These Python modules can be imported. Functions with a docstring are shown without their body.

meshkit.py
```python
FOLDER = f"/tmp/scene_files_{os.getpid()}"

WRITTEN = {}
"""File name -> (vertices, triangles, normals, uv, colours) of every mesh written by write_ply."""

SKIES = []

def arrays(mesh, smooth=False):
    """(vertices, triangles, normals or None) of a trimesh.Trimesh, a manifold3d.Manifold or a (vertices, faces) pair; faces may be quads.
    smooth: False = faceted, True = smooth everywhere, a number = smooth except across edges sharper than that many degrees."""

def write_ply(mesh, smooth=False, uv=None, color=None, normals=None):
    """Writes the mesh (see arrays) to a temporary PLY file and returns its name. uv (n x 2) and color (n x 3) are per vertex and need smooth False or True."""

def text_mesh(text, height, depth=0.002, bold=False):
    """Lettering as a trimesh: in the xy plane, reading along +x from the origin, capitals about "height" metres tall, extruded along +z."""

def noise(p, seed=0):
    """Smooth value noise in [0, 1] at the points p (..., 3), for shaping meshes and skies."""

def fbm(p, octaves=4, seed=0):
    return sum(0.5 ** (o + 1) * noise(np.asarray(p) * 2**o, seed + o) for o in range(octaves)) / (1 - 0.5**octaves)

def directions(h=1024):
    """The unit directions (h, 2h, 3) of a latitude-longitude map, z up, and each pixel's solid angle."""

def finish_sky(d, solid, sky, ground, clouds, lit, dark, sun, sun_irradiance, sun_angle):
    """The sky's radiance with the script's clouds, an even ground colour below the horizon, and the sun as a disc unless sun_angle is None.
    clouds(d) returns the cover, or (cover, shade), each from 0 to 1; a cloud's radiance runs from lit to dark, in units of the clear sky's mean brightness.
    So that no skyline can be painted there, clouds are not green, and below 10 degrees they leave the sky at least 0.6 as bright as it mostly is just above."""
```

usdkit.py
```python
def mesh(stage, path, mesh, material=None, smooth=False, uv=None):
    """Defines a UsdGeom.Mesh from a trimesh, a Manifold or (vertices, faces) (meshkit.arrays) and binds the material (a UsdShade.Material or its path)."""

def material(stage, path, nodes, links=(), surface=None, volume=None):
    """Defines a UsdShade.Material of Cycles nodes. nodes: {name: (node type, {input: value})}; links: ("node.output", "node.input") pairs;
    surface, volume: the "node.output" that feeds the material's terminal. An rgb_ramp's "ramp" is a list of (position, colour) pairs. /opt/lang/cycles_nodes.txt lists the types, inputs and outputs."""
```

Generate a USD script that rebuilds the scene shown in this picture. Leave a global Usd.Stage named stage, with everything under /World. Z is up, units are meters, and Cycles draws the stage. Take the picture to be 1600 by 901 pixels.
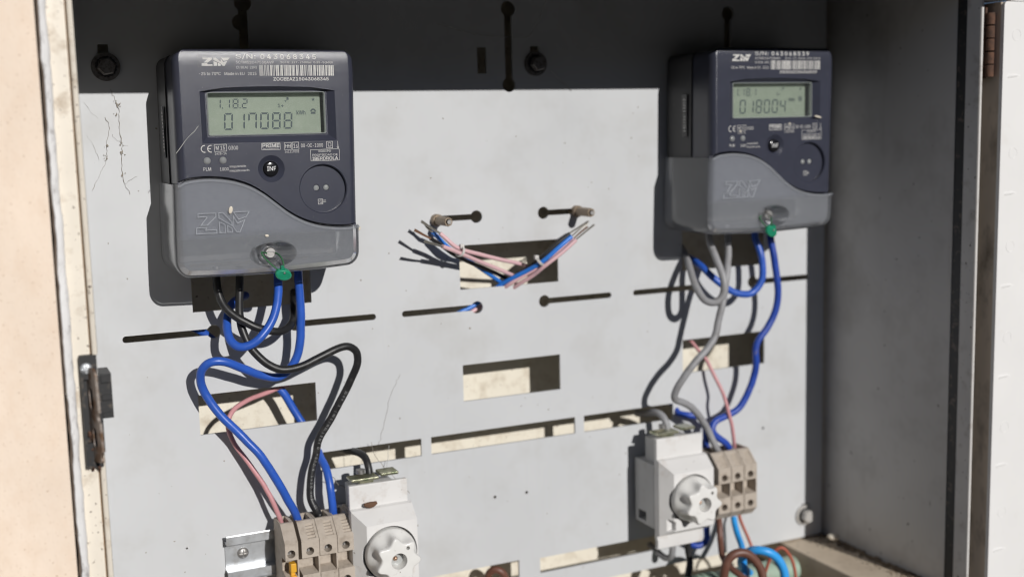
import math, random
import numpy as np, trimesh, usdkit, meshkit
from manifold3d import Manifold, CrossSection, JoinType
from pxr import Usd, UsdGeom, UsdLux, Gf, Sdf, UsdShade, Vt

# ------------------------------------------------------------------ stage, camera, sky, sun, exposure
stage = Usd.Stage.CreateInMemory()
UsdGeom.SetStageUpAxis(stage, UsdGeom.Tokens.z)
UsdGeom.SetStageMetersPerUnit(stage, 1.0)
UsdGeom.Xform.Define(stage, '/World')
UsdGeom.Scope.Define(stage, '/World/Looks')
S, Z0 = 0.001, 1.35          # the plan below is in millimetres; the plate's middle hangs 1.35 m above the ground

FPX = 1823.33
R = np.array([[0.90652526, -0.42141054, -0.02500222], [-0.0780857, -0.10918264, -0.99094994], [0.41486694, 0.90027346, -0.13188296]])
C = np.array([-174.42, -817.63, 132.44])
cam = UsdGeom.Camera.Define(stage, '/World/camera')
right, up, back = R[0], -R[1], -R[2]
pos = C * S + (0, 0, Z0)
m = Gf.Matrix4d(*right, 0, *up, 0, *back, 0, *map(float, pos), 1)
cam.AddTransformOp().Set(m)
cam.CreateHorizontalApertureAttr(36.0)
cam.CreateVerticalApertureAttr(20.25)
cam.CreateFocalLengthAttr(FPX / 1600 * 36)
cam.CreateClippingRangeAttr(Gf.Vec2f(0.01, 1000))
cam.CreateFStopAttr(4.6)
cam.CreateFocusDistanceAttr(0.755)
EXPOSURE = -0.53
cam.CreateExposureAttr(EXPOSURE)

SUN = np.array([0.145, -1.0, 0.40]); SUN /= np.linalg.norm(SUN)
elev, rot = math.asin(SUN[2]), math.atan2(SUN[0], SUN[1])
usdkit.material(stage, '/World/Looks/sky_light', {
    's': ('sky_texture', {'sky_type': 'single_scattering', 'sun_disc': False, 'sun_elevation': elev, 'sun_rotation': rot, 'aerosol_density': 0.05, 'air_density': 0.4, 'ozone_density': 1.5}),
    'b': ('background_shader', {'strength': 0.05})}, [('s.color', 'b.color')], surface='b.background')
dome = UsdLux.DomeLight.Define(stage, '/World/sky')
UsdShade.MaterialBindingAPI.Apply(dome.GetPrim()).Bind(UsdShade.Material.Get(stage, '/World/Looks/sky_light'))
dome.GetPrim().SetCustomDataByKey('kind', 'structure')
sun = UsdLux.DistantLight.Define(stage, '/World/sun')
sun.CreateIntensityAttr(1.25); sun.CreateAngleAttr(0.53); sun.CreateNormalizeAttr(True) if hasattr(sun, 'CreateNormalizeAttr') else None
sun.CreateColorAttr(Gf.Vec3f(1.0, 0.975, 0.945))
zx = np.cross((0, 0, 1), SUN); zx /= np.linalg.norm(zx); zy = np.cross(SUN, zx)
sun.AddTransformOp().Set(Gf.Matrix4d(*zx, 0, *zy, 0, *SUN, 0, 0, 0, 0, 1))

# ------------------------------------------------------------------ helpers
def at(u, v, d=0.0):
    """The point (x, d, z) in mm at depth d in front of the plate that lies on the line of sight of a point of the photograph."""
    q = R.T @ np.array([(u - 800) / FPX, (v - 450.5) / FPX, 1.0])
    p = C + (-d - C[1]) / q[1] * q
    return np.array([p[0], d, p[2]])

ZOOM = {1: (4.5057, 230, 60), 2: (4.291, 230, 240), 5: (3.336, 180, 420), 6: (3.4528, 340, 640), 7: (4.094, 600, 300), 8: (3.465, 960, 360), 9: (3.207, 960, 620), 10: (2.43, 620, 530), 12: (3.004, 0, 0)}
def zat(n, x, y, d):
    k, a, b = ZOOM[n]
    return at(x / k + a, y / k + b, d)

used = {}
def numbered(path):
    k = used.get(path, -1) + 1
    used[path] = k
    return path if k == 0 else f'{path}_{k:03d}'

def look(name): return UsdShade.Material.Get(stage, '/World/Looks/' + name)

def tag(prim, label=None, cat=None, group=None, kind=None):
    p = prim.GetPrim() if hasattr(prim, 'GetPrim') else prim
    for k, v in (('label', label), ('category', cat), ('group', group), ('kind', kind)):
        if v: p.SetCustomDataByKey(k, v)
    return p

ORIGIN = {}
def thing(name, label, cat, loc, group=None, kind=None):
    """An Xform at the thing's base, loc = (x, d, z) in mm; its parts are given in the same millimetre plan."""
    path = numbered('/World/' + name)
    x = UsdGeom.Xform.Define(stage, path)
    w = np.array([loc[0], -loc[1], loc[2]]) * S + (0, 0, Z0)
    x.AddTranslateOp().Set(Gf.Vec3d(*map(float, w)))
    ORIGIN[path] = w
    return tag(x, label, cat, group, kind)

def part(name, mesh, mat, parent=None, smooth=35, label=None):
    """A mesh given in mm as world-oriented (x, -d, z); parent a thing or a part of one."""
    base = str(parent.GetPath()) if parent is not None else '/World'
    path = numbered(base + '/' + name)
    o = np.zeros(3)
    if parent is not None:
        root = '/'.join(base.split('/')[:3])
        o = ORIGIN[root]
    v, f, n = meshkit.arrays(mesh, smooth)
    v = v * S + (0, 0, Z0) - o
    g = usdkit.mesh(stage, path, (v, f), None, smooth=False)
    if n is not None:
        g.CreateNormalsAttr(Vt.Vec3fArray.FromNumpy(n.astype(np.float32))); g.SetNormalsInterpolation('vertex')
    UsdShade.MaterialBindingAPI.Apply(g.GetPrim()).Bind(look(mat))
    return tag(g, label)

def single(name, mesh, mat, label, cat, group=None, kind=None, smooth=35):
    """A thing that is one mesh."""
    p = part(name, mesh, mat, None, smooth)
    return tag(p, label, cat, group, kind)

def dup(root, loc, label, group=None):
    was = root.GetCustomData()
    base = str(root.GetName())
    while base[-4:-3] == '_' and base[-3:].isdigit(): base = base[:-4]
    r = thing(base, label, was['category'], loc, group or was.get('group'))
    r.GetReferences().AddInternalReference(root.GetPath())
    r.SetInstanceable(True)
    return r

FRONT = np.array([[1, 0, 0, 0], [0, 0, -1, 0], [0, 1, 0, 0]], float)     # local (x, z, d) -> world
SIDE = np.array([[0, 0, 1, 0], [1, 0, 0, 0], [0, 1, 0, 0]], float)       # local (-d, z, x) -> world
PLAN = np.array([[1, 0, 0, 0], [0, 1, 0, 0], [0, 0, 1, 0]], float)
def cs(pts):
    pts = np.asarray(pts, float)
    a = np.sum(pts[:, 0] * np.roll(pts[:, 1], -1) - np.roll(pts[:, 0], -1) * pts[:, 1])
    return CrossSection([pts if a > 0 else pts[::-1]])
def prism(c, d0, d1):
    c = c if isinstance(c, CrossSection) else cs(c)
    return c.extrude(d1 - d0).translate((0, 0, d0)).transform(FRONT)
def profile(pts_dz, x0, x1):
    return cs([(-d, z) for d, z in pts_dz]).extrude(x1 - x0).translate((0, 0, x0)).transform(SIDE)
def box(x0, x1, d0, d1, z0, z1):
    return Manifold.cube((x1 - x0, d1 - d0, z1 - z0)).translate((x0, -d1, z0))
def rbox(x0, x1, d0, d1, z0, z1, r=1.0, seg=12):
    s = Manifold.sphere(r, seg)
    return Manifold.batch_hull([s.translate((x, -d, z)) for x in (x0 + r, x1 - r) for d in (d0 + r, d1 - r) for z in (z0 + r, z1 - r)])
def slices(pts, levels, join=JoinType.Round):
    """Hull of a convex outline laid at several depths with several insets."""
    c, out = cs(pts), []
    for d, inset in levels:
        o = c.offset(-inset, join, 2.0, 24) if inset else c
        for poly in o.to_polygons():
            out += [(x, -d, z) for x, z in poly]
    return Manifold.hull_points(np.array(out))
def cyl(x, z, r, d0, d1, r1=None, seg=40):
    return Manifold.cylinder(d1 - d0, r, r if r1 is None else r1, seg).translate((0, 0, d0)).transform(FRONT).translate((x, 0, z))
def rrect(x0, x1, z0, z1, r, n=6):
    p = []
    for cx, cz, a in ((x1 - r, z1 - r, 0), (x0 + r, z1 - r, 90), (x0 + r, z0 + r, 180), (x1 - r, z0 + r, 270)):
        p += [(cx + r * math.cos(math.radians(a + 90 * k / n)), cz + r * math.sin(math.radians(a + 90 * k / n))) for k in range(n + 1)]
    return p
def ring_pts(x, z, r, n=40, rz=None): return [(x + r * math.cos(t), z + (rz or r) * math.sin(t)) for t in np.linspace(0, 2 * math.pi, n, endpoint=False)]

def spline(P, step=1.5):
    P = np.asarray(P, float)
    P = np.vstack([2 * P[0] - P[1], P, 2 * P[-1] - P[-2]])
    out = []
    for i in range(1, len(P) - 2):
        p0, p1, p2, p3 = P[i - 1:i + 3]
        t0 = 0.0; t1 = t0 + max(np.linalg.norm(p1 - p0), 1e-6) ** .5; t2 = t1 + max(np.linalg.norm(p2 - p1), 1e-6) ** .5; t3 = t2 + max(np.linalg.norm(p3 - p2), 1e-6) ** .5
        n = max(2, int(np.linalg.norm(p2 - p1) / step))
        for t in np.linspace(t1, t2, n, endpoint=False):
            a1 = (t1 - t) / (t1 - t0) * p0 + (t - t0) / (t1 - t0) * p1; a2 = (t2 - t) / (t2 - t1) * p1 + (t - t1) / (t2 - t1) * p2; a3 = (t3 - t) / (t3 - t2) * p2 + (t - t2) / (t3 - t2) * p3
            b1 = (t2 - t) / (t2 - t0) * a1 + (t - t0) / (t2 - t0) * a2; b2 = (t3 - t) / (t3 - t1) * a2 + (t - t1) / (t3 - t1) * a3
            out.append((t2 - t) / (t2 - t1) * b1 + (t - t1) / (t2 - t1) * b2)
    out.append(P[-2])
    return np.array(out)
def smooth_path(p, k=4):
    for _ in range(k):
        q = p.copy(); q[1:-1] = .25 * p[:-2] + .5 * p[1:-1] + .25 * p[2:]; p = q
    return p
def tube(p, r, n=14):
    """A capped tube along the points p given as (x, d, z); r a number or one per point."""
    p = np.asarray(p, float) * (1, -1, 1)
    t = np.gradient(p, axis=0); t /= np.linalg.norm(t, axis=1, keepdims=True)
    a = np.cross(t[0], (0.3, 0.2, 0.9)); a /= np.linalg.norm(a)
    rr = np.broadcast_to(r, len(p)); V = []
    for i in range(len(p)):
        a = a - t[i] * (a @ t[i]); a /= np.linalg.norm(a); b = np.cross(t[i], a)
        V += [p[i] + rr[i] * (math.cos(u) * a + math.sin(u) * b) for u in np.linspace(0, 2 * math.pi, n, endpoint=False)]
    F, L = [], len(p)
    for i in range(L - 1):
        for k in range(n):
            k2 = (k + 1) % n
            F += [(i * n + k, i * n + k2, (i + 1) * n + k2), (i * n + k, (i + 1) * n + k2, (i + 1) * n + k)]
    V += [p[0], p[-1]]
    for k in range(n):
        k2 = (k + 1) % n
        F += [(L * n, k2, k), (L * n + 1, (L - 1) * n + k, (L - 1) * n + k2)]
    return trimesh.Trimesh(np.array(V), np.array(F), process=False)
def tm(man):
    a = man.to_mesh(); return trimesh.Trimesh(a.vert_properties[:, :3], a.tri_verts, process=False)
def cat(*ms): return trimesh.util.concatenate([tm(x) if hasattr(x, 'to_mesh') else x for x in ms])
def lettering(text, x0, x1, z0, z1, d, depth=0.12, bold=False):
    t = meshkit.text_mesh(text, 1.0, 0.02, bold)
    lo, hi = t.bounds
    v = t.vertices.copy()
    v[:, 0] = x0 + (v[:, 0] - lo[0]) / (hi[0] - lo[0]) * (x1 - x0)
    v[:, 1] = z0 + (v[:, 1] - lo[1]) / (hi[1] - lo[1]) * (z1 - z0)
    v[:, 2] = d + (v[:, 2] - lo[2]) / 0.02 * depth
    return trimesh.Trimesh(v @ FRONT[:, :3].T, t.faces, process=False)
def frame_rect(x0, x1, z0, z1, w, d, depth=0.12):
    return prism(cs(rrect(x0, x1, z0, z1, .3, 2)) - cs(rrect(x0 + w, x1 - w, z0 + w, z1 - w, .15, 2)), d, d + depth)

# ------------------------------------------------------------------ materials
def M(name, col, rough=.5, metal=0, dirt=None, dscale=60, lo=.55, hi=.75, amt=1., speck=None, sscale=900, slo=.72, shi=.76, bump=0, bscale=1500, var=.06, vscale=25, spec=.5, rand=0, detail=5, streak=None, samt=.22, stretch=(1, 1, 1)):
    nodes = {'g': ('geometry', {}), 'mp': ('mapping', {'scale': stretch}), 'p': ('principled_bsdf', {'roughness': rough, 'metallic': metal, 'specular_ior_level': spec}),
             'n0': ('noise_texture', {'scale': vscale, 'detail': 4}), 'r0': ('rgb_ramp', {'ramp': [(.3, [c * (1 - var) for c in col]), (.7, [min(1, c * (1 + var)) for c in col])]})}
    links = [('g.position', 'mp.vector'), ('mp.vector', 'n0.vector'), ('n0.fac', 'r0.fac')]
    last = 'r0.color'
    if dirt is not None:
        nodes.update({'n1': ('noise_texture', {'scale': dscale, 'detail': detail, 'roughness': .65}), 'r1': ('rgb_ramp', {'ramp': [(lo, (0, 0, 0)), (hi, (amt,) * 3)]}), 'x1': ('mix', {'color2': dirt})})
        links += [('mp.vector', 'n1.vector'), ('n1.fac', 'r1.fac'), ('r1.color', 'x1.fac'), (last, 'x1.color1')]; last = 'x1.color'
    if streak is not None:
        nodes.update({'mq': ('mapping', {'scale': (1, 1, .06)}), 'n3': ('noise_texture', {'scale': 75, 'detail': 6, 'roughness': .7}), 'r3': ('rgb_ramp', {'ramp': [(.56, (0, 0, 0)), (.82, (samt,) * 3)]}), 'x3': ('mix', {'color2': streak}),
                      'n4': ('noise_texture', {'scale': 9, 'detail': 5, 'roughness': .7}), 'm4': ('map_range', {'from_min': .3, 'from_max': .7, 'to_min': rough - .12, 'to_max': rough + .16})})
        links += [('g.position', 'mq.vector'), ('mq.vector', 'n3.vector'), ('n3.fac', 'r3.fac'), ('r3.color', 'x3.fac'), (last, 'x3.color1'), ('g.position', 'n4.vector'), ('n4.fac', 'm4.value'), ('m4.result', 'p.roughness')]; last = 'x3.color'
    if speck is not None:
        nodes.update({'n2': ('noise_texture', {'scale': sscale, 'detail': 2}), 'r2': ('rgb_ramp', {'ramp': [(slo, (0, 0, 0)), (shi, (1, 1, 1))]}), 'x2': ('mix', {'color2': speck})})
        links += [('g.position', 'n2.vector'), ('n2.fac', 'r2.fac'), ('r2.color', 'x2.fac'), (last, 'x2.color1')]; last = 'x2.color'
    links.append((last, 'p.base_color'))
    if bump:
        nodes.update({'nb': ('noise_texture', {'scale': bscale, 'detail': 3}), 'b': ('bump', {'strength': bump, 'distance': .0003})})
        links += [('mp.vector', 'nb.vector'), ('nb.fac', 'b.height'), ('b.normal', 'p.normal')]
    return usdkit.material(stage, '/World/Looks/' + name, nodes, links, surface='p.BSDF')

M('plate_paint', (.566, .577, .587), .42, dirt=(.40, .385, .35), dscale=16, lo=.50, hi=.85, amt=.5, streak=(.46, .45, .42), speck=(.2, .18, .15), sscale=420, slo=.79, shi=.82, bump=.05, bscale=700, var=.025, vscale=9)
M('cream_moulding', (.80, .735, .63), .55, dirt=(.36, .26, .16), dscale=70, lo=.54, hi=.76, amt=.8, speck=(.14, .10, .07), sscale=420, slo=.66, shi=.72, bump=.1, bscale=500)
M('seam_brown', (.22, .135, .07), .8, dirt=(.06, .04, .03), dscale=90, amt=.8)
M('back_cream', (.76, .71, .60), .6, dirt=(.46, .38, .28), dscale=70, lo=.5, hi=.75, amt=.7, speck=(.2, .15, .1), sscale=350, slo=.72, shi=.76, bump=.5, bscale=350, var=.05)
M('inner_grey', (.56, .545, .52), .45, streak=(.30, .26, .21), samt=.4, dirt=(.27, .25, .22), dscale=11, lo=.5, hi=.75, amt=.6, speck=(.12, .1, .08), sscale=160, slo=.71, shi=.77, var=.08, vscale=6)
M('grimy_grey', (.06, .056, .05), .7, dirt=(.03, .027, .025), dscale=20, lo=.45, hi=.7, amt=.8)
M('lip_grey', (.66, .64, .61), .6, dirt=(.25, .21, .17), dscale=70, lo=.55, hi=.75, amt=.6, speck=(.1, .08, .06), sscale=300, slo=.7, shi=.75)
M('door_white', (.80, .79, .775), .5, dirt=(.6, .55, .48), dscale=30, lo=.6, hi=.85, amt=.4, var=.02)
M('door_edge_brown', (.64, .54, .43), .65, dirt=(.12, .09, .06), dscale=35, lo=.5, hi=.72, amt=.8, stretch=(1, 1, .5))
M('ledge_beige', (.62, .52, .40), .75, dirt=(.30, .22, .15), dscale=14, lo=.5, hi=.8, amt=.7, speck=(.09, .07, .05), sscale=220, slo=.70, shi=.76, bump=.3, bscale=400)
M('floor_dirt', (.24, .18, .12), .9, dirt=(.10, .07, .045), dscale=50, lo=.4, hi=.65, amt=1, bump=.5, bscale=300)
M('peach_render', (.88, .735, .60), .85, dirt=(.78, .60, .45), dscale=90, lo=.45, hi=.8, amt=.55, speck=(.50, .36, .25), sscale=620, slo=.64, shi=.76, bump=.7, bscale=520, var=.05, vscale=22, stretch=(1, 1, .6))
M('filler_white', (.78, .77, .76), .8, dirt=(.22, .20, .19), dscale=260, lo=.54, hi=.70, amt=.7, bump=1.0, bscale=500, stretch=(1, 1, .45))
M('meter_plastic', (.041, .044, .064), .24, dirt=(.12, .12, .13), dscale=420, lo=.62, hi=.82, amt=.3, speck=(.42, .42, .42), sscale=1500, slo=.775, shi=.80, bump=.3, bscale=3600, var=.06, vscale=60)
M('meter_side', (.05, .05, .052), .55, dirt=(.13, .12, .11), dscale=200, lo=.58, hi=.8, amt=.4, bump=.15, bscale=2500)
M('print_pale', (.54, .53, .51), .6, var=.12, vscale=500)
M('print_grey', (.26, .26, .26), .6, var=.3, vscale=300)
M('lcd_green', (.235, .285, .22), .5, dirt=(.32, .36, .30), dscale=110, lo=.5, hi=.8, amt=.5, var=.03)
M('lcd_segment', (.028, .05, .06), .5, var=.0)
M('black_rubber', (.010, .010, .012), .16, dirt=(.05, .05, .05), dscale=500, lo=.6, hi=.8, amt=.2)
M('white_print', (.78, .78, .78), .5)
M('cable_blue', (.026, .10, .47), .36, dirt=(.12, .19, .46), dscale=190, lo=.58, hi=.82, amt=.45, bump=.12, bscale=900, var=.10, vscale=70)
M('cable_dusty_blue', (.016, .06, .36), .42, dirt=(.30, .24, .20), dscale=240, lo=.60, hi=.72, amt=.7, bump=.12, bscale=900, var=.12, vscale=70)
M('cable_light_blue', (.035, .34, .80), .4, dirt=(.3, .3, .3), dscale=170, lo=.6, hi=.8, amt=.4)
M('wire_blue', (.03, .19, .66), .36, dirt=(.3, .35, .5), dscale=240, lo=.62, hi=.85, amt=.4)
M('cable_black', (.017, .017, .018), .42, dirt=(.10, .095, .09), dscale=160, lo=.52, hi=.80, amt=.5, bump=.15, bscale=900)
M('cable_grey', (.30, .30, .31), .48, dirt=(.17, .155, .14), dscale=120, lo=.5, hi=.75, amt=.7, bump=.12, bscale=900)
M('cable_pink', (.60, .29, .30), .45, dirt=(.38, .19, .18), dscale=120, lo=.55, hi=.8, amt=.6)
M('wire_pink', (.70, .45, .47), .4, dirt=(.5, .34, .34), dscale=170, lo=.6, hi=.82, amt=.5)
M('cable_red', (.42, .10, .06), .45, dirt=(.3, .12, .09), dscale=100, amt=.5)
M('cable_brown', (.15, .065, .045), .45, dirt=(.24, .15, .11), dscale=130, lo=.5, hi=.75, amt=.5)
M('copper', (.42, .25, .17), .45, .8, dirt=(.2, .15, .12), dscale=600, amt=.6)
M('tinned_wire', (.42, .40, .36), .4, .75, dirt=(.2, .18, .15), dscale=600, amt=.6)
M('brass_old', (.34, .27, .20), .5, .55, dirt=(.16, .12, .09), dscale=400, lo=.45, hi=.7, amt=.8, bump=.3, bscale=2500)
M('steel', (.45, .44, .43), .4, .85, dirt=(.22, .2, .17), dscale=300, lo=.5, hi=.75, amt=.6)
M('zinc', (.60, .62, .64), .42, .75, dirt=(.35, .33, .3), dscale=160, lo=.5, hi=.75, amt=.6, bump=.08, bscale=600, var=.15, vscale=90)
M('old_bolt', (.20, .19, .18), .55, .5, dirt=(.08, .06, .05), dscale=400, lo=.45, hi=.65, amt=.8, bump=.4, bscale=1200)
M('pale_bolt', (.55, .53, .50), .5, .35, dirt=(.3, .25, .2), dscale=200, amt=.7)
M('rust', (.13, .065, .04), .9, dirt=(.06, .035, .025), dscale=260, lo=.4, hi=.65, amt=.9, bump=.9, bscale=900)
M('strike_steel', (.30, .26, .23), .5, .5, dirt=(.15, .08, .04), dscale=120, lo=.45, hi=.6, amt=.95, bump=.4, bscale=700)
M('black_plastic', (.022, .022, .023), .5, dirt=(.20, .16, .12), dscale=200, lo=.55, hi=.72, amt=.7)
M('terminal_beige', (.46, .40, .335), .62, dirt=(.24, .19, .145), dscale=180, lo=.48, hi=.75, amt=.7, speck=(.12, .09, .07), sscale=700, slo=.73, shi=.78, bump=.15, bscale=900)
M('jumper_yellow', (.72, .38, .03), .45, dirt=(.3, .18, .06), dscale=300, amt=.5)
M('fuse_white', (.70, .69, .675), .5, dirt=(.45, .38, .32), dscale=75, lo=.55, hi=.78, amt=.6, speck=(.16, .12, .09), sscale=380, slo=.73, shi=.77, bump=.08, bscale=600, var=.04)
M('fuse_grey', (.47, .47, .465), .55, dirt=(.33, .30, .26), dscale=80, lo=.55, hi=.8, amt=.6)
M('porcelain', (.78, .77, .74), .25, dirt=(.40, .35, .29), dscale=150, lo=.60, hi=.76, amt=.7, speck=(.15, .11, .08), sscale=450, slo=.76, shi=.8, var=.04)
M('gold_clip', (.50, .49, .36), .3, .85, dirt=(.18, .22, .12), dscale=220, lo=.45, hi=.65, amt=.8, bump=.3, bscale=900)
M('contact_copper', (.55, .36, .26), .3, .9)
M('seal_green', (.015, .26, .14), .28, dirt=(.06, .40, .27), dscale=300, lo=.5, hi=.8, amt=.5)
M('seal_wire', (.035, .13, .055), .45)
M('tie_clear', (.62, .60, .57), .35)
M('pipe_green', (.32, .43, .34), .55, dirt=(.3, .27, .2), dscale=60, lo=.5, hi=.75, amt=.7)
M('leaf_brown', (.13, .065, .035), .8, bump=.6, bscale=900)
M('web_pale', (.42, .42, .40), .7)
M('web_dirty', (.29, .26, .22), .8)
M('husk_pale', (.66, .60, .50), .7)
M('hill_scrub', (.07, .085, .04), .95, dirt=(.03, .04, .02), dscale=.8, lo=.4, hi=.6, amt=.9, var=.2, vscale=.3)
M('ground_paving', (.05, .05, .051), .9, dirt=(.035, .035, .035), dscale=2, var=.1, vscale=1.5)

def clear(name, tint, trans, gloss_rough, extra=None):
    n = {'t': ('transparent_bsdf', {'color': (1, 1, 1)}), 'd': ('diffuse_bsdf', {'color': tint}), 'l': ('translucent_bsdf', {'color': tint}), 'm1': ('mix_closure', {'fac': .45}),
         'g': ('glossy_bsdf', {'color': (1, 1, 1), 'roughness': gloss_rough}), 'f': ('fresnel', {'IOR': 1.45}), 'm2': ('mix_closure', {'fac': trans}), 'm3': ('mix_closure', {}),
         'geo': ('geometry', {}), 'nz': ('noise_texture', {'scale': 260, 'detail': 4}), 'rp': ('rgb_ramp', {'ramp': [(.35, (trans,) * 3), (.75, (trans - .025,) * 3)]})}
    usdkit.material(stage, '/World/Looks/' + name, n, [('d.BSDF', 'm1.closure1'), ('l.BSDF', 'm1.closure2'), ('m1.closure', 'm2.closure1'), ('t.BSDF', 'm2.closure2'), ('geo.position', 'nz.vector'), ('nz.fac', 'rp.fac'), ('rp.color', 'm2.fac'),
                    ('f.fac', 'm3.fac'), ('m2.closure', 'm3.closure1'), ('g.BSDF', 'm3.closure2')], surface='m3.closure')
clear('cover_frosted', (.70, .73, .79), .805, .13)
clear('cover_emboss', (.7, .73, .78), .66, .15)
clear('window_glass', (.5, .55, .5), .97, .05)
clear('rim_clear', (.55, .60, .58), .45, .12)
clear('lens_clear', (.6, .62, .62), .35, .1)

# ------------------------------------------------------------------ setting
gnd = trimesh.creation.box((60000, 60000, 20)); gnd.apply_translation((0, -0, -Z0 / S - 10))
single('ground', gnd, 'ground_paving', None, None, kind='structure')
ang = np.radians(np.linspace(-115, 115, 60)); hv, hf = [], []
for i, a_ in enumerate(ang):
    for k, (rad, hgt) in enumerate(((24, -.2), (27, 2.2), (31, 4.6), (36, 7.2), (42, 10.4), (60, 11.2))):
        n_ = meshkit.fbm(np.array([[i * .35, k * .8, 2.0]]), 3)[0] - .5
        hv.append((rad * math.sin(a_) * 1000, -rad * math.cos(a_) * 1000, -Z0 / S + (hgt + n_ * min(2.2, max(0, hgt))) * 1000))
for i in range(59):
    for k in range(5):
        q_ = i * 6 + k; hf += [(q_, q_ + 1, q_ + 7), (q_, q_ + 7, q_ + 6)]
single('hillside', trimesh.Trimesh(np.array(hv), np.array(hf), process=False), 'hill_scrub', None, None, kind='structure', smooth=True)
wall = box(-1100, -137.0, 60, 156.5, -1340, 700)
p = single('house_wall', wall, 'peach_render', 'peach rough rendered wall along the left edge, beside the meter cabinet', 'wall')

# the cabinet
cab = thing('meter_cabinet', 'grey moulded meter cabinet recess with cream left rim, holding both meters', 'cabinet', (200, 0, -300))
part('back_wall', box(-116, 516, -50, -44, -300, 262), 'back_cream', cab)
part('side_wall', box(-124, -118.3, -44, 149, -300, 262), 'inner_grey', cab)
W = 512
part('side_wall', cat(box(W, W + 8, -44, 144, -300, 262)), 'inner_grey', cab, label='dim dirty grey right inner side wall')
part('gasket_groove', box(W + .3, W + 10, 144.02, 152.98, -300, 262), 'black_plastic', cab)
lip = [(W + .4, 153), (W + .4, 165.2), (W + 1.2, 166.6), (W + 2.6, 166.8), (W + 3.4, 166), (W + 3.4, 153)]
part('front_lip', cs([(x, -d) for x, d in lip]).extrude(562).translate((0, 0, -300)), 'lip_grey', cab)
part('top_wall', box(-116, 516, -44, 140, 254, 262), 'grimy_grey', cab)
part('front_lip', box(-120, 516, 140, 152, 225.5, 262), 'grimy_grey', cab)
part('bottom_wall', box(-116, 516, -44, 150, -306, -300), 'floor_dirt', cab)
part('wall_screw', cat(cyl(166, 17, 5.2, -44, -38, seg=20), cyl(166, 17, 2.5, -38, -36.5, seg=16)), 'old_bolt', cab)
part('rim_flange', box(-131.2, -121.8, 60, 150, -300, 262), 'cream_moulding', cab)
bead = [(-120.9, 60), (-120.9, 151.2), (-120.5, 152.6), (-119.4, 153.2), (-118.2, 152.5), (-117.8, 151), (-117.8, 60)]
bc = cs([(x, -d) for x, d in bead])
part('rim_seam', box(-121.8, -120.9, 60, 149.2, -300, 262), 'seam_brown', cab)
part('rim_bead', bc.extrude(230).translate((0, 0, 18.5)), 'cream_moulding', cab)
part('rim_bead', bc.extrude(262).translate((0, 0, -300)).trim_by_plane((0, 0, -1), 36), 'cream_moulding', cab)
part('corner_ledge', rbox(464, 512, -43, 158, -262, -239, 1.5), 'ledge_beige', cab, label='dirty beige ledge in the lower right corner')
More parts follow.
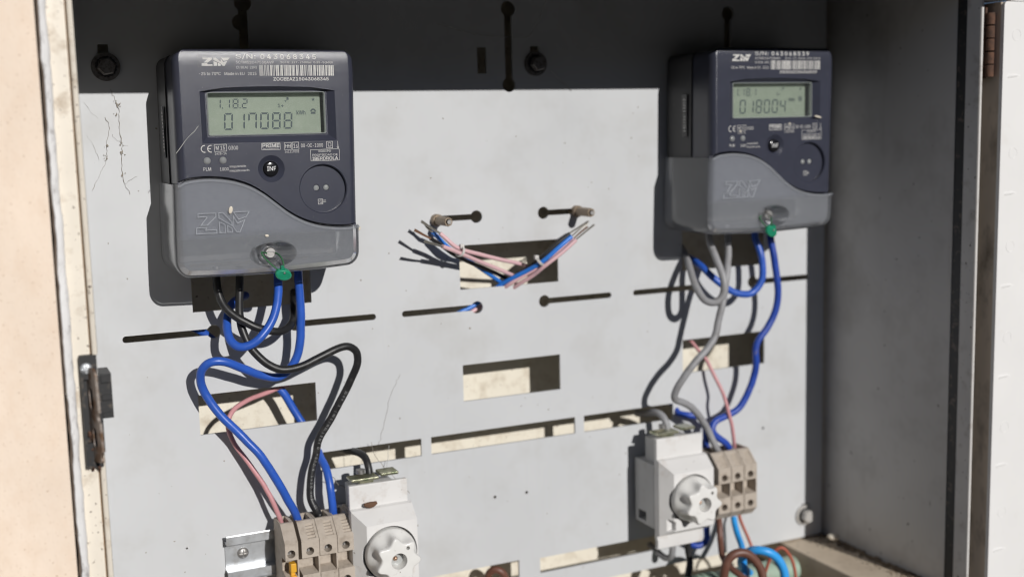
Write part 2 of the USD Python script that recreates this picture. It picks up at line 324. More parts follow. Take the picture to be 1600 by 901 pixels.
# ragged filler strip between wall and rim
zz = np.arange(-340, 300, 2.5); rng = np.random.RandomState(4)
V, F = [], []
for i, z in enumerate(zz):
    n = (meshkit.fbm(np.array([[z * .09, .3, 0]]), 3)[0] - .5); n2 = (meshkit.fbm(np.array([[z * .12, 7.3, 0]]), 3)[0] - .5); n3 = (meshkit.fbm(np.array([[z * .2, 3.3, 0]]), 2)[0] - .5)
    a, b = -135.2 + 2.2 * n, -130.7 + 1.6 * n2
    for x, d in ((a, 90), (a, 155.2 + n3), (a + .5, 156.0 + 1.2 * n3), ((a + b) / 2, 155.6 + 1.8 * n2), (b - .5, 154.6 + n3), (b, 152.5), (b, 90)): V.append((x, -d, z))
for i in range(len(zz) - 1):
    for k in range(6):
        q = i * 7 + k; F += [(q, q + 1, q + 8), (q, q + 8, q + 7)]
single('filler_strip', trimesh.Trimesh(np.array(V), np.array(F), process=False), 'filler_white', 'ragged white filler strip running down between peach wall and cream cabinet rim', 'filler strip')

# the door, opened to the right
door = thing('cabinet_door', 'white open cabinet door at the right edge with brown shaded hinge side', 'door', (526, 150, -320))
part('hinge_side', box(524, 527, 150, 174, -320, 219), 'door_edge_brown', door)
panel = cat(prism(rrect(524, 1000, -320, 219, 3, 4), 174, 177.2), box(530, 1000, 173, 177.2, 219.5, 300))
part('door_panel', panel, 'door_white', door)
for z in (165, 78, 8, -62, -132, -200):
    part('moulded_nub', slices([(529, z - 1.8), (537, z - .9), (543, z), (537, z + 1.6), (529, z + 1.4)], [(177, 0), (177.35, .2), (177.7, .8)]), 'door_white', door)
    part('ejector_mark', prism(cs(ring_pts(537, z + 30, 4.4, 20)) - cs(ring_pts(537, z + 30, 4, 20)), 177.1, 177.35), 'door_white', door)
hinge = thing('hinge', 'rusty brown hinge high up between cabinet edge and white door', 'hinge', (518, 150, 165))
part('knuckle', cat(*[cyl(0, 0, 3.1, z, z + 8.5, seg=14).transform(np.array([[1, 0, 0, 0], [0, 0, 1, 0], [0, -1, 0, 0]], float)).translate((520.3, -168, 0)) for z in (165, 174.3, 184, 193.4, 203)]), 'rust', hinge)
part('leaf', box(517, 519, 150, 166, 164, 217), 'rust', hinge)
part('hinge_housing', rbox(514, 535, 150, 180, 220.5, 262, 1.5), 'cream_moulding', hinge)

# ------------------------------------------------------------------ the mounting plate
def slot(x0, x1, z, h): return cs(rrect(x0, x1, z - h, z + h, h * .98, 6))
def keyslot(x0, x1, z, bulb, h=2.8, rb=4.8): return slot(x0, x1, z, h) + cs(ring_pts(bulb, z, rb, 28))
sheet = cs(rrect(-117.5, 507.6, -237, 253, 2, 3))
cuts = []
for k in range(3):
    X = 200 * k
    cuts += [keyslot(X - 88.6, X - 27, 0.4, X - 27.5, 2.3), keyslot(X + 30, X + 91, 0.4, X + 30.3, 2.3), cs(rrect(X - 41, X + 43, 15, 48.8, .4, 2)), cs(rrect(X - 41, X + 43, -72, -43.5, .4, 2)),
             keyslot(X - 58, X - 26, 70, X - 26, 2.2), keyslot(X + 31, X + 62, 70, X + 31, 2.2), keyslot(0, 0.1, 0, 0, .05, .04)]
    v = cs(rrect(X + 1.4, X + 7.6, 168, 226, .5, 2)) + cs(ring_pts(X + 4.3, 168.8, 5.5, 28)) + cs(ring_pts(X + 4.9, 225.3, 6, 28))
    cuts.append(v)
cuts += [cs(rrect(a, b, -110, -96.4, .3, 2)) for a, b in ((-90, -14), (-5, 43 - 46), (44, 123), (131, 255.6), (263.8, 349))] [2:]
cuts += [cs(rrect(a, b, -221.6, c, .3, 2)) for a, b, c in ((70, 202.6, -207.2), (221.4, 349, -208.8), (-60, 40, -207))]
cuts += [cs(ring_pts(x, z, r, 14)) for x, z, r in ((183, -151.9, 1.3), (210.7, -152.4, 1.3), (-55.1, -151.8, .8), (2.3, 212, 5.5), (442, -130, 1.2))]
cuts += [cs(rrect(-91.5, -84.7, 186, 196.6, .3, 2)), cs(rrect(178.4, 185.9, 177.3, 196.6, .3, 2)), cs(rrect(222.6, 230, 186, 197.7, .3, 2)), cs(rrect(485, 493, -222, -206, .3, 2))]
for c in cuts: sheet = sheet - c
plate = thing('mounting_plate', 'light grey painted mounting plate with slots and rectangular openings behind the meters', 'plate', (200, 0, -237))
part('sheet', prism(sheet, -2, 0), 'plate_paint', plate, smooth=20)
for x, y in ((218, 475), (227, 583), (800, 337), (801, 470), (801, 640), (690, 590), (1130, 700), (230, 800)):
    q_ = at(x, y, 0); part('moulding_mark', prism(cs(ring_pts(q_[0], q_[2], 2.8, 24)) - cs(ring_pts(q_[0], q_[2], 2.55, 24)), .01, .09), 'plate_paint', plate)
spacers = [(-100, 230), (490, 230), (-100, -225), (475, -228), (200, -180)]
for x, z in spacers: part('spacer', cyl(x, z, 6, -44, -2, seg=16), 'back_cream', plate)

def hexbolt(x, z, label, mat='old_bolt'):
    b = thing('plate_bolt', label, 'bolt', (x, 0, z))
    part('washer', prism(cs(ring_pts(x, z, 9.2, 36)) - cs(ring_pts(x, z, 3.5, 20)), 0.02, 2.0), mat, b)
    part('lock_washer', prism(cs([(x + r * math.cos(t), z + r * math.sin(t)) for i, t in enumerate(np.linspace(0, 2 * math.pi, 36, endpoint=False)) for r in ((7.1, 6.4)[i % 2],)]), 2.02, 3.4), 'black_plastic', b)
    part('hex_head', slices([(x + 6 * math.cos(t), z + 6 * math.sin(t)) for t in np.arange(6) * math.pi / 3 + .2], [(3.4, 0), (8, 0), (9, .8)]), mat, b)
    part('bolt_shank', cyl(x, z, 2.6, -12, 3.4, seg=14), 'old_bolt', b)
    return b
hexbolt(-87.2, 182, 'dark hex bolt with toothed washer below a small square hole, left of left meter')
hexbolt(226.6, 184.5, 'dark hex bolt in shade right of the vertical keyhole slot at top centre')
hexbolt(487.2, -216, 'pale hex bolt at the lower right corner of the plate', 'pale_bolt')

# ------------------------------------------------------------------ electricity meters
SEG = {'0': 'abcdef', '1': 'bc', '2': 'abged', '3': 'abgcd', '4': 'fgbc', '5': 'afgcd', '6': 'afgedc', '7': 'abcf', '8': 'abcdefg', '9': 'abcdfg'}
def digit(ch, x, z, w, h, d, t):
    g = t * .22; sl = .06
    def P(a): return [(x + px + (pz) * sl, z + pz) for px, pz in a]
    q = {'a': [(t * .3 + g, h), (w - t * .3 - g, h), (w - t - g, h - t), (t + g, h - t)], 'd': [(t * .3 + g, 0), (w - t * .3 - g, 0), (w - t - g, t), (t + g, t)],
         'g': [(t * .5 + g, h / 2), (t + g, h / 2 + t / 2), (w - t - g, h / 2 + t / 2), (w - t * .5 - g, h / 2), (w - t - g, h / 2 - t / 2), (t + g, h / 2 - t / 2)],
         'f': [(0, h - t * .3 - g), (t, h - t - g), (t, h / 2 + t / 2 + g), (0, h / 2 + g)], 'e': [(0, t * .3 + g), (t, t + g), (t, h / 2 - t / 2 - g), (0, h / 2 - g)],
         'b': [(w, h - t * .3 - g), (w - t, h - t - g), (w - t, h / 2 + t / 2 + g), (w, h / 2 + g)], 'c': [(w, t * .3 + g), (w - t, t + g), (w - t, h / 2 - t / 2 - g), (w, h / 2 - g)]}
    return cat(*[prism(P(q[s]), d, d + .06) for s in SEG[ch]])
def logo(x0, x1, z0, z1, d, depth, hollow=0):
    w, h = x1 - x0, z1 - z0
    polys = [[(.03, 1), (.37, 1), (.37, .8), (.20, .40), (.06, .40), (.19, .8), (.03, .8)], [(-.01, .33), (.20, .33), (.17, .2), (.37, .2), (.37, 0), (-.02, 0)],
             [(.41, 1), (.50, 1), (.66, .52), (.66, .30), (.41, .72)], [(.41, .58), (.41, 0), (.53, 0), (.53, .42)], [(.56, .40), (.66, .22), (.66, 0), (.56, 0)],
             [(.68, 1), (1.0, 1), (.93, .72), (.78, .60)], [(.68, .86), (.76, .46), (.91, .62), (.80, 0), (.73, 0), (.66, .3)]]
    cc = [cs([(x0 + a * w, z0 + b * h) for a, b in pl]) for pl in polys]
    if hollow: cc = [c - c.offset(-hollow, JoinType.Miter) for c in cc]
    return cat(*[prism(c, d, d + depth) for c in cc])
ROLL = 1.5
Sx = [(-70, 105.9), (-55.1, 105.9), (-51.8, 107.4), (-42.5, 108.7), (-33.3, 108.5), (-23, 107), (-11.8, 103.2), (-2.5, 97.5), (5, 91.4), (13.4, 84.6), (23.1, 79), (33, 75.6), (43.1, 73.9), (52.3, 73.4), (60.1, 74.2), (75, 74.2)]
Sp = spline([(a, 0, b) for a, b in Sx], 1.5)[:, [0, 2]]
SP = [tuple(q_) for q_ in Sp]
def face_d(z): return 65 - ROLL * np.clip((np.asarray(z, float) - 172) / 18, 0, None) ** 5
def meter(X, Z, label, upper, lower, serial, code, tilt):
    t = thing('electricity_meter', label, 'electricity meter', (X + 3, 0, Z + 45))
    def T(m_): return m_.translate((X, 0, Z)) if hasattr(m_, 'to_mesh') else m_.apply_translation((X, 0, Z))
    def pt(name, m_, mat, parent=None, **k): return part(name, T(m_), mat, parent or t, **k)
    arch = [(-56.2, 70), (-55.6, 130), (-54.8, 180)] + [(-54.8 + 4.5 * (1 - math.cos(a)) , 180 + 7.0 * math.sin(a)) for a in np.linspace(.3, math.pi / 2, 5)] + [(-30, 188.6), (-8, 190), (15, 190.1), (38, 189.3)] + [(57.5 + 4.9 * math.sin(a), 181.5 + 6.9 * math.cos(a)) for a in np.linspace(0, math.pi / 2 - .2, 5)] + [(62.6, 175), (61.2, 113), (60.2, 70)]
    # dark front shell with recess for the display, rounded towards its face
    pts_ = []
    for d, inset in ((38, 0), (57.5, 0), (59.2, .15), (60.8, .5), (62.2, 1.1), (63.4, 1.9), (64.3, 3.0), (64.8, 4.0), (65, 5.2)):
        o_ = cs(arch).offset(-inset, JoinType.Round, 2.0, 32)
        zmax = min(189.9 - inset * .4, 172 + 18 * max(0, (65 - d) / ROLL) ** .2)
        for poly in o_.to_polygons(): pts_ += [(x, -d, min(z, zmax)) for x, z in poly]
    for zf in np.concatenate([[172, 176, 179], np.linspace(181, 188.8, 9)]): pts_ += [(-50.5 + .1 * max(0, zf - 184) ** 2, -face_d(zf), zf), (57.5 - .1 * max(0, zf - 184) ** 2, -face_d(zf), zf)]
    shell = Manifold.hull_points(np.array(pts_))
    bez = Manifold.hull_points(np.array([(x, -65.6, z) for x, z in ((-40, 130), (48.6, 130), (48.6, 163), (30, 165.6), (4, 166.4), (-22, 165.6), (-40, 163))] + [(x, -61.6, z) for x, z in rrect(-35.6, 43.2, 134.2, 163.2, 1)]))
    shell = shell - bez - prism(rrect(-34.6, 42.0, 135.3, 162.6, 1.5), 52, 66)
    shell = shell - cyl(37.4, 99.2, 15.6, 62.2, 67, seg=64) - cyl(37.4, 99.2, 15.3, 63.9, 65.4, 16.6, 64) - cyl(3.5, 113.4, 5.2, 58, 67, seg=32) - cyl(3.5, 113.4, 5.4, 63.0, 65.3, 9.2, 40)
    shell = shell - cyl(33.4, 99.8, 2.1, 58, 63, seg=20) - cyl(40, 99.8, 2.1, 58, 63, seg=20)
    band = cs([(a, b - .3) for a, b in SP] + [(a, b + 1.5) for a, b in SP[::-1]])
    shell = shell - prism(band, 60.5, 68)
    pt('front_shell', shell, 'meter_plastic', smooth=16)
    back_ = slices([(x * 1.0 - (.9 if x < 0 else -.6), z) for x, z in arch], [(1.5, 1.5), (3, 0), (37.4, 0)])
    pt('rear_housing', back_, 'meter_side')
    pt('terminal_base', rbox(-52, 56, 1.5, 26, 52, 69.5, 1.5), 'black_plastic')

    # side strip
    pt('side_label', box(-57.6, -57.15, 26, 33, 122, 155), 'black_rubber')
    pt('side_label_print', cat(*[box(-57.75, -57.5, 28.2, 31.5, z, z + random.Random(int(z)).uniform(.5, 1.6)) for z in np.arange(126, 152, 2.2)]), 'print_pale')
    # display
    pt('display_panel', box(-34.5, 40.2, 53.2, 55.4, 134.8, 163), 'lcd_green')
    win = slices(rrect(-34.4, 41.8, 135.5, 162.4, 1.2), [(59.8, 0), (60.9, 0), (61.7, .9)])
    pt('display_window', win, 'window_glass')
    pt('window_rim', prism(cs(rrect(-34.6, 42, 135.3, 162.6, 1.5)) - cs(rrect(-33.9, 41.3, 136, 162, 1.1)), 59.5, 62.0), 'rim_clear')
    x, h = -28.5, 6.2
    for ch in upper:
        if ch == '.': pt('decimal_point', prism(rrect(x - .95, x - .2, 152.4, 153.2, .2, 2), 55.5, 55.56), 'lcd_segment'); x += .5
        else: pt('upper_digit', digit(ch, x, 152.4, 3.7, h, 55.5, .75), 'lcd_segment'); x += 5.35
    x = -23.6
    for ch in lower:
        pt('reading_digit', digit(ch, x, 138.8, 5.7, 10.8, 55.5, 1.1), 'lcd_segment'); x += 7.75
    pt('unit_text', lettering('kWh', 24.2, 30.2, 147.8, 150.6, 55.5, .06, True), 'lcd_segment')
    pt('tariff_text', lettering('1+', 12, 15.9, 152.7, 155.1, 55.5, .06, True), 'lcd_segment')
    star = [(35.8 + r * math.sin(a), 157.6 + r * math.cos(a)) for a, r in zip(np.arange(10) * math.pi / 5, [1.35, .5] * 5)]
    pt('star_symbol', prism(star, 55.5, 55.56), 'lcd_segment')
    pt('cursor_symbol', cat(prism([(18.0, 157.4), (19.4, 157.6), (19.3, 159.2), (18.0, 159.2)], 55.5, 55.56), prism([(16.5, 156.9), (18, 157.0), (18, 157.3), (16.5, 157.2)], 55.5, 55.56), prism([(17.3, 155.9), (17.6, 155.9), (17.6, 156.9), (17.3, 156.9)], 55.5, 55.56)), 'lcd_segment')
    pt('telephone_symbol', cat(prism(cs(ring_pts(35.4, 149.8, 1.9, 20)) - cs(ring_pts(35.4, 149.4, 1.2, 20)) - cs(rrect(33, 38, 147, 149.6, .1, 1)), 55.5, 55.56), prism([(33.7, 148.2), (37.1, 148.2), (36.6, 149.6), (34.2, 149.6)], 55.5, 55.56)), 'lcd_segment')
    # printing on the face
    D = 64.98
    def pr(name, m_, mat='print_pale'):
        m_ = tm(m_) if hasattr(m_, 'to_mesh') else m_
        v = m_.vertices.copy(); v[:, 1] += 65 - face_d(v[:, 2])
        return pt(name, trimesh.Trimesh(v, m_.faces, process=False), mat, smooth=False)
    pr('logo_print', logo(-36.7, -19.3, 178.7, 183.8, D, .12))
    pr('logo_frame', frame_rect(-39.3, -16.6, 177.9, 185.4, .22, D, .1), 'meter_side')
    pr('serial_print', lettering('S/N:', -15.6, -2.9, 182.9, 186.2, D, bold=False))
    xs = np.linspace(.1, 33.9, len(serial))
    pr('serial_print', cat(*[lettering(c, a, a + (2.6 if c != '1' else 1.4), 183.0, 186.2, D, bold=True) for c, a in zip(serial, xs)]))
    pr('type_print', lettering('5CTM52C47530AVP', -15.6, 8.5, 180.2, 181.8, D)); pr('type_print', lettering('50 Hz  127-230Vac  0.25-5(60)A', 13, 47.6, 180.2, 181.8, D))
    pr('type_print', lettering('Cl B(A) 2(R)', -15.7, -2.6, 176.8, 178.7, D)); pr('type_print', lettering('-25 to 70°C', -39, -25.5, 172.9, 174.9, D))
    pr('type_print', lettering('Made in EU', -23.2, -10.6, 172.9, 174.9, D)); pr('type_print', lettering('2015', -8.4, -3, 172.9, 174.9, D))
    rb = random.Random(sum(map(ord, serial))); bars, x = [], -.9
    while x < 47.2:
        w = rb.choice((.35, .35, .7, 1.0)); bars.append(box(x, min(x + w, 47.9), D, D + .1, 172.5, 179.3)); x += w + rb.choice((.3, .3, .55, .8))
    pr('barcode', cat(*bars)); pr('code_print', lettering(code, 7.7, 44.2, 169.4, 171.6, D, bold=True))
    def arc(cx, cz, r, a0, a1, w=.55):
        A = np.radians(np.linspace(a0, a1, 14)); return prism([(cx + r * math.cos(a), cz + r * math.sin(a)) for a in A] + [(cx + (r - w) * math.cos(a), cz + (r - w) * math.sin(a)) for a in A[::-1]], D, D + .1)
    pr('conformity_mark', cat(arc(-38.2, 127.3, 2.4, 80, 280), arc(-34.2, 127.3, 2.4, 80, 280), box(-36.1, -34.3, D, D + .1, 127.05, 127.55)))
    pr('approval_mark', cat(frame_rect(-32.3, -24.3, 125.4, 130, .25, D), lettering('M 15', -31.2, -25.6, 126.5, 128.9, D)))
    pr('approval_mark', lettering('0300', -23.2, -17.2, 126.3, 128.7, D)); pr('approval_mark', lettering('1428-14', -32, -24.7, 123.4, 124.9, D))
    pr('standard_mark', cat(frame_rect(-2.2, 10, 125.5, 130, .25, D), lettering('PRIME', -1.6, 9.4, 127.1, 129.6, D, bold=True), lettering('ALLIANCE', -1.2, 9, 125.9, 126.7, D)))
    pr('box_marks', cat(frame_rect(12.6, 17.3, 125.1, 130.1, .25, D), frame_rect(17.7, 22.3, 125.1, 130.1, .25, D), *[box(13.4 + i * 1.05, 13.7 + i * 1.05, D, D + .1, 126.4, 128.8) for i in range(4)], box(13.2, 16.8, D, D + .1, 127.6, 127.9), lettering('1s', 18.6, 21.4, 126.2, 129, D)))
    pr('approval_mark', lettering('141317002', 12.8, 22.2, 123.3, 124.7, D)); pr('approval_mark', lettering('00-0C-1000', 23.6, 38.4, 126.5, 128.9, D))
    pr('insulation_mark', cat(frame_rect(40.6, 45, 125.5, 130.1, .28, D), frame_rect(41.7, 43.9, 126.6, 129, .25, D)))
    pr('terminal_mark', cat(box(48.3, 48.6, D, D + .1, 126.6, 130), arc(48.45, 126, .75, 0, 359, .28)))
    pr('owner_plate', cat(frame_rect(29.7, 49.3, 117.4, 125, .25, D), lettering('EQUIPO', 35.3, 43.6, 122.9, 124.4, D), lettering('PROPIEDAD DE', 31, 48, 120.6, 122, D), lettering('IBERDROLA', 30.8, 48.2, 117.9, 120.1, D, bold=True)))
    pr('lamp_text', lettering('PLM', -39.7, -34.9, 113.5, 115.7, D)); pr('lamp_text', lettering('1000', -29.4, -23.9, 113.3, 115.3, D)); pr('lamp_text', lettering('imp/kWh', -23.1, -12.8, 114.7, 116.5, D)); pr('lamp_text', lettering('imp/kvarh', -23.3, -10.9, 112, 113.9, D))
    for xx in (-37, -27.1): pt('indicator_lamp', Manifold.sphere(2.35, 28).scale((1, .55, 1)).translate((xx, -64.7, 119.8)), 'lens_clear')
    b = pt('info_button', cat(Manifold.sphere(4.95, 40).scale((1, .20, 1)).translate((3.5, -64.2, 113.4)) + cyl(3.5, 113.4, 4.95, 58.5, 64.2)), 'black_rubber')
    pt('button_text', lettering('INF', .6, 6.5, 112.2, 115.0, 65.15, .1), 'white_print', b, smooth=False)
    for xx in (33.4, 40): pt('port_lens', Manifold.sphere(1.9, 24).scale((1, .5, 1)).translate((xx, -61.7, 99.8)), 'lens_clear')
    pt('port_symbol', cat(frame_rect(34.0, 37.4, 88.8, 92.4, .3, 62.18), box(36.2, 39.4, 62.18, 62.5, 91.2, 91.5), box(36.2, 39.4, 62.18, 62.5, 90.1, 90.4), frame_rect(35.2, 37.4, 89.8, 91.6, .25, 62.18)), 'print_pale', smooth=False)
    # frosted terminal cover
    outline = [(-58.6, 120), (-60.2, 70)] + [(-60.4 + 9.5 * (1 - math.cos(a)), 57 - 11 * math.sin(a)) for a in np.linspace(0, math.pi / 2, 8)] + [(-20, 44.9), (10, 45), (36, 45.9)] + [(51.2 + 9.6 * math.sin(a), 57 - 10.2 * math.cos(a)) for a in np.linspace(0, math.pi / 2, 8)] + [(61.2, 75), (61.5, 120)]
    outer = slices(outline, [(1, 1.6), (4, .3), (22, 0), (60, 0), (64, .6), (66, 1.8), (67, 3.6), (67.3, 5.5)])
    inner = slices(outline, [(-1, 1.8), (62, 1.8), (65.6, 5)])
    inner = inner ^ box(-100, 100, -5, 100, 0, 130)
    below = cs(list(map(tuple, Sp)) + [(80, 20), (-80, 20)])
    cover = (outer - inner) ^ prism(below, -2, 80)
    dish = Manifold.hull_points(np.array([(a, -67.8, b) for a, b in ring_pts(2, 58.5, 15.6, 40, 8.0)] + [(a, -57.5, b) for a, b in ring_pts(1.2, 58.6, 5.2, 24, 4.2)]))
    dwall = Manifold.hull_points(np.array([(a, -66.9, b) for a, b in ring_pts(2, 58.5, 16.9, 40, 9.2)] + [(a, -56.0, b) for a, b in ring_pts(1.2, 58.6, 6.4, 24, 5.4)]))
    cover = (cover + (dwall ^ prism(below, -2, 80))) - dish
    rim = [(a, b) for a, b in Sp if -57 < a < 60.4]
    c = pt('terminal_cover', cover, 'cover_frosted')
    pt('cover_rim', tube([(a, 66.6, b - 1.2) for a, b in rim], .75, 8), 'cover_frosted', c)
    emb = logo(-46.5, -12.5, 74, 87.2, 67.25, .8, .55)
    pt('embossed_logo', emb, 'cover_emboss', c, smooth=False)
    sc = pt('cover_screw', slices(ring_pts(1.0, 58.8, 3.7, 28), [(57, 0), (60.6, 0), (61.3, .6)]) - Manifold.cube((9, 2.4, 1.0)).translate((-4.5, -61.9, -.5)).rotate((0, tilt, 0)).translate((1, 0, 58.8)), 'steel')
    return t
meter(0, 0, 'left electricity meter, sharp, its display reading 017088, clear lower cover sealed in green', '1.18.2', '017088', '043068345', 'ZOCEEAZ15043068345', 4)
meter(400, 4, 'right electricity meter, blurred in the shaded corner, its display reading 018004', '1.18.1', '018004', '043068539', 'ZOCEEAZ15043068539', 30)

def seal(X, Z, label, pts1, pts2, c, ang):
    t = thing('wire_seal', label, 'seal', (X, 60, Z))
    part('seal_wire', tube(smooth_path(spline(pts1, .8), 2), .55, 8), 'seal_wire', t)
    part('seal_wire', tube(smooth_path(spline(pts2, .8), 2), .55, 8), 'seal_wire', t)
    body = slices(ring_pts(0, 0, 5.6, 28, 4.2), [(-2.2, 1.2), (-1.4, .3), (1.4, .3), (2.2, 1.2)])
    lug = slices(ring_pts(-1.5, 4.0, 1.9, 16), [(-1.8, .5), (1.8, .5)])
    bead_ = Manifold.sphere(.8, 12).translate((0, -2.2, 2.0))
    def pl(m_): return m_.rotate((20, ang, 0)).translate((c[0], -c[1], c[2]))
    part('seal_body', pl(body + lug), 'seal_green', t)
    part('seal_rivet', pl(bead_), 'steel', t)
seal(5, 45, 'small green plastic wire seal hanging under the left meter cover', [zat(2, 800, 668, 61), zat(2, 765, 664, 68), zat(2, 790, 700, 70), zat(2, 830, 740, 72), zat(2, 872, 775, 73)], [zat(2, 860, 664, 62), zat(2, 890, 685, 68), zat(2, 910, 720, 71), zat(2, 916, 770, 73)], zat(2, 912, 808, 73), 14)
q = [at(1020 + a / 5.006, 220 + b / 5.006, dd) for a, b, dd in ((850, 590, 61), (835, 600, 68), (860, 640, 70), (895, 680, 72))]
q2 = [at(1020 + a / 5.006, 220 + b / 5.006, dd) for a, b, dd in ((910, 590, 62), (928, 610, 68), (925, 650, 70), (912, 690, 72))]
seal(400, 45, 'small green plastic wire seal hanging under the right meter cover', q, q2, at(1020 + 922 / 5.006, 220 + 705 / 5.006, 72), 45)

# ------------------------------------------------------------------ cables
def path_(pts): return smooth_path(spline(pts, 1.2), 6)
def cable(name, pts, r, mat, label, group=None, ends=None):
    P = path_(pts)
    w = np.stack([meshkit.fbm(np.array([[i * .07, len(used) * 3.1, k * 5.0] for i in range(len(P))]), 3) - .5 for k in range(4)], 1)
    P = P + w[:, :3] * 1.1
    o = tube(P, r * (1 + .05 * w[:, 3]), 16)
    return single(name, o, mat, label, 'cable', group), P
Z5 = lambda *L: [zat(5, a, b, d) for a, b, d in L]
Z6 = lambda *L: [zat(6, a, b, d) for a, b, d in L]
Z7 = lambda *L: [zat(7, a, b, d) for a, b, d in L]
Z8 = lambda *L: [zat(8, a, b, d) for a, b, d in L]
Z9 = lambda *L: [zat(9, a, b, d) for a, b, d in L]
RC = 2.95
cable('cable', Z5((850, -10, 22), (850, 60, 27), (848, 140, 32), (828, 240, 37), (785, 325, 40), (720, 390, 40), (650, 408, 38), (602, 375, 33), (582, 310, 26), (586, 245, 17), (605, 190, 5), (640, 160, -8), (680, 140, -20)), RC, 'cable_blue', 'blue cable looping in a U under the left meter and back into the opening')
cable('cable', Z5((955, -10, 24), (955, 40, 27), (962, 110, 27), (968, 200, 27), (966, 300, 26), (962, 390, 25), (945, 460, 24), (905, 525, 23), (850, 563, 22), (760, 552, 23), (650, 512, 27), (565, 482, 30), (492, 487, 29), (450, 530, 25), (446, 590, 21), (472, 655, 20), (540, 750, 22), (640, 850, 25)) + Z6((230, 245, 30), (310, 362, 30), (370, 470, 28), (418, 552, 25), (440, 620, 20), (446, 660, 16)), RC, 'cable_blue', 'long blue cable bending back under the left meter and down to the left terminals')
cable('cable', Z5((528, -10, 20), (530, 70, 22), (548, 150, 25), (592, 222, 30), (680, 282, 34), (790, 320, 35), (868, 323, 32), (918, 290, 26), (932, 225, 14), (932, 165, 0), (930, 120, -16)), 2.7, 'cable_black', 'black cable looping under the left meter and back into the opening')
dk, DP = cable('cable', Z5((650, -10, 20), (650, 60, 22), (650, 150, 24), (650, 260, 26), (672, 350, 29), (722, 432, 32), (790, 490, 34), (870, 524, 35), (960, 510, 36), (1060, 465, 36), (1150, 418, 35), (1212, 402, 34), (1258, 430, 32), (1264, 490, 30), (1236, 565, 27), (1190, 660, 24), (1135, 760, 21), (1085, 840, 19), (1055, 900, 18)) + Z6((530, 245, 17), (512, 310, 18), (500, 400, 19), (500, 480, 20), (520, 520, 22), (545, 560, 22), (550, 600, 16)), 2.75, 'cable_black', 'long printed black cable arching right of the blue one down to the left terminals')
# printing along that cable
def along(P, text, s0, h, step, r, mat, parent):
    L = np.concatenate([[0], np.cumsum(np.linalg.norm(np.diff(P, axis=0), axis=1))]); out = []
    for i, ch in enumerate(text):
        if ch == ' ': continue
        s = s0 + i * step; k = int(np.clip(np.searchsorted(L, s), 1, len(P) - 2))
        p_ = P[k] * (1, -1, 1); tg = (P[k + 1] - P[k - 1]) * (1, -1, 1); tg /= np.linalg.norm(tg)
        view = (C - p_); nrm = np.array([.10, -1, .25]); nrm -= tg * (nrm @ tg); nrm /= np.linalg.norm(nrm); upv = np.cross(nrm, tg)
        t_ = meshkit.text_mesh(ch, h, .12); lo, hi = t_.bounds; v = t_.vertices - [(lo[0] + hi[0]) / 2, h / 2, 0]
        zc = np.sqrt(np.maximum(r * r - v[:, 1] ** 2, 0)) - .02
        out.append(trimesh.Trimesh(p_ + v[:, :1] * tg + v[:, 1:2] * upv + (v[:, 2:] + zc[:, None]) * nrm, t_.faces, process=False))
    return cat(*out)
single('cable_print', along(DP, '2009 3 (XZ1)WELLENT D H07Z-R 1x10 mm2 01 AENOR <HAR>', 172, 1.65, 2.35, 2.75, None, None), 'print_grey', 'white lettering running along the long black cable of the left meter', 'lettering', smooth=False)
cable('cable', Z5((400, 300, -10), (440, 320, -10), (500, 362, -11), (600, 450, -16), (720, 530, -18), (820, 590, -17), (872, 640, -16), (930, 730, -15), (985, 815, -12)) + Z6((500, 130, -10), (535, 205, -4), (556, 260, 5), (585, 320, 14), (604, 400, 20), (618, 490, 22), (627, 560, 20), (630, 620, 14)), RC, 'cable_blue', 'blue cable seen through the left opening, coming out of the slot into the third terminal')
cable('cable', Z5((900, 600, -18), (840, 622, -14), (760, 655, -9), (680, 692, -2), (620, 735, 4), (592, 785, 8)) + Z6((58, 95, 9), (88, 175, 10), (140, 250, 12), (208, 340, 15), (270, 435, 18), (312, 525, 20), (342, 605, 18), (350, 660, 12)), 1.75, 'cable_pink', 'thin pink cable from the left opening down to the narrow left terminal')
cable('cable', Z6((640, 200, -22), (690, 215, -10), (745, 226, 4), (795, 252, 14), (817, 310, 20), (822, 370, 22), (824, 440, 22)), 2.7, 'cable_black', 'short black cable stub from the slot into the top of the left fuse holder')
# right meter
cable('cable', Z8((505, -20, 20), (515, 55, 28), (530, 100, 34), (568, 190, 44), (597, 280, 50), (590, 350, 50), (550, 390, 48), (498, 382, 44), (450, 322, 36), (420, 242, 25), (402, 175, 12), (385, 130, 0), (360, 90, -16)), 2.9, 'cable_grey', 'grey cable looping in a U under the right meter back into the opening')
cable('cable', Z8((755, -20, 18), (762, 40, 22), (787, 110, 26), (805, 200, 28), (797, 280, 28), (752, 335, 27), (690, 344, 26), (620, 320, 24), (540, 260, 19), (475, 195, 10), (430, 162, -2), (390, 140, -16)), 2.9, 'cable_blue', 'blue cable looping in a U under the right meter back into the opening')
cable('cable', Z8((612, -20, 24), (615, 60, 30), (616, 160, 36), (610, 250, 42), (590, 380, 46), (562, 500, 46), (545, 575, 46), (500, 642, 46), (440, 712, 46), (380, 790, 44), (335, 860, 40), (322, 905, 36)) + Z9((340, 25, 33), (385, 50, 30), (425, 90, 26), (470, 170, 22), (505, 240, 24), (525, 280, 20), (530, 320, 15)), 2.9, 'cable_grey', 'long grey cable from the right meter bending left and down to the right terminals')
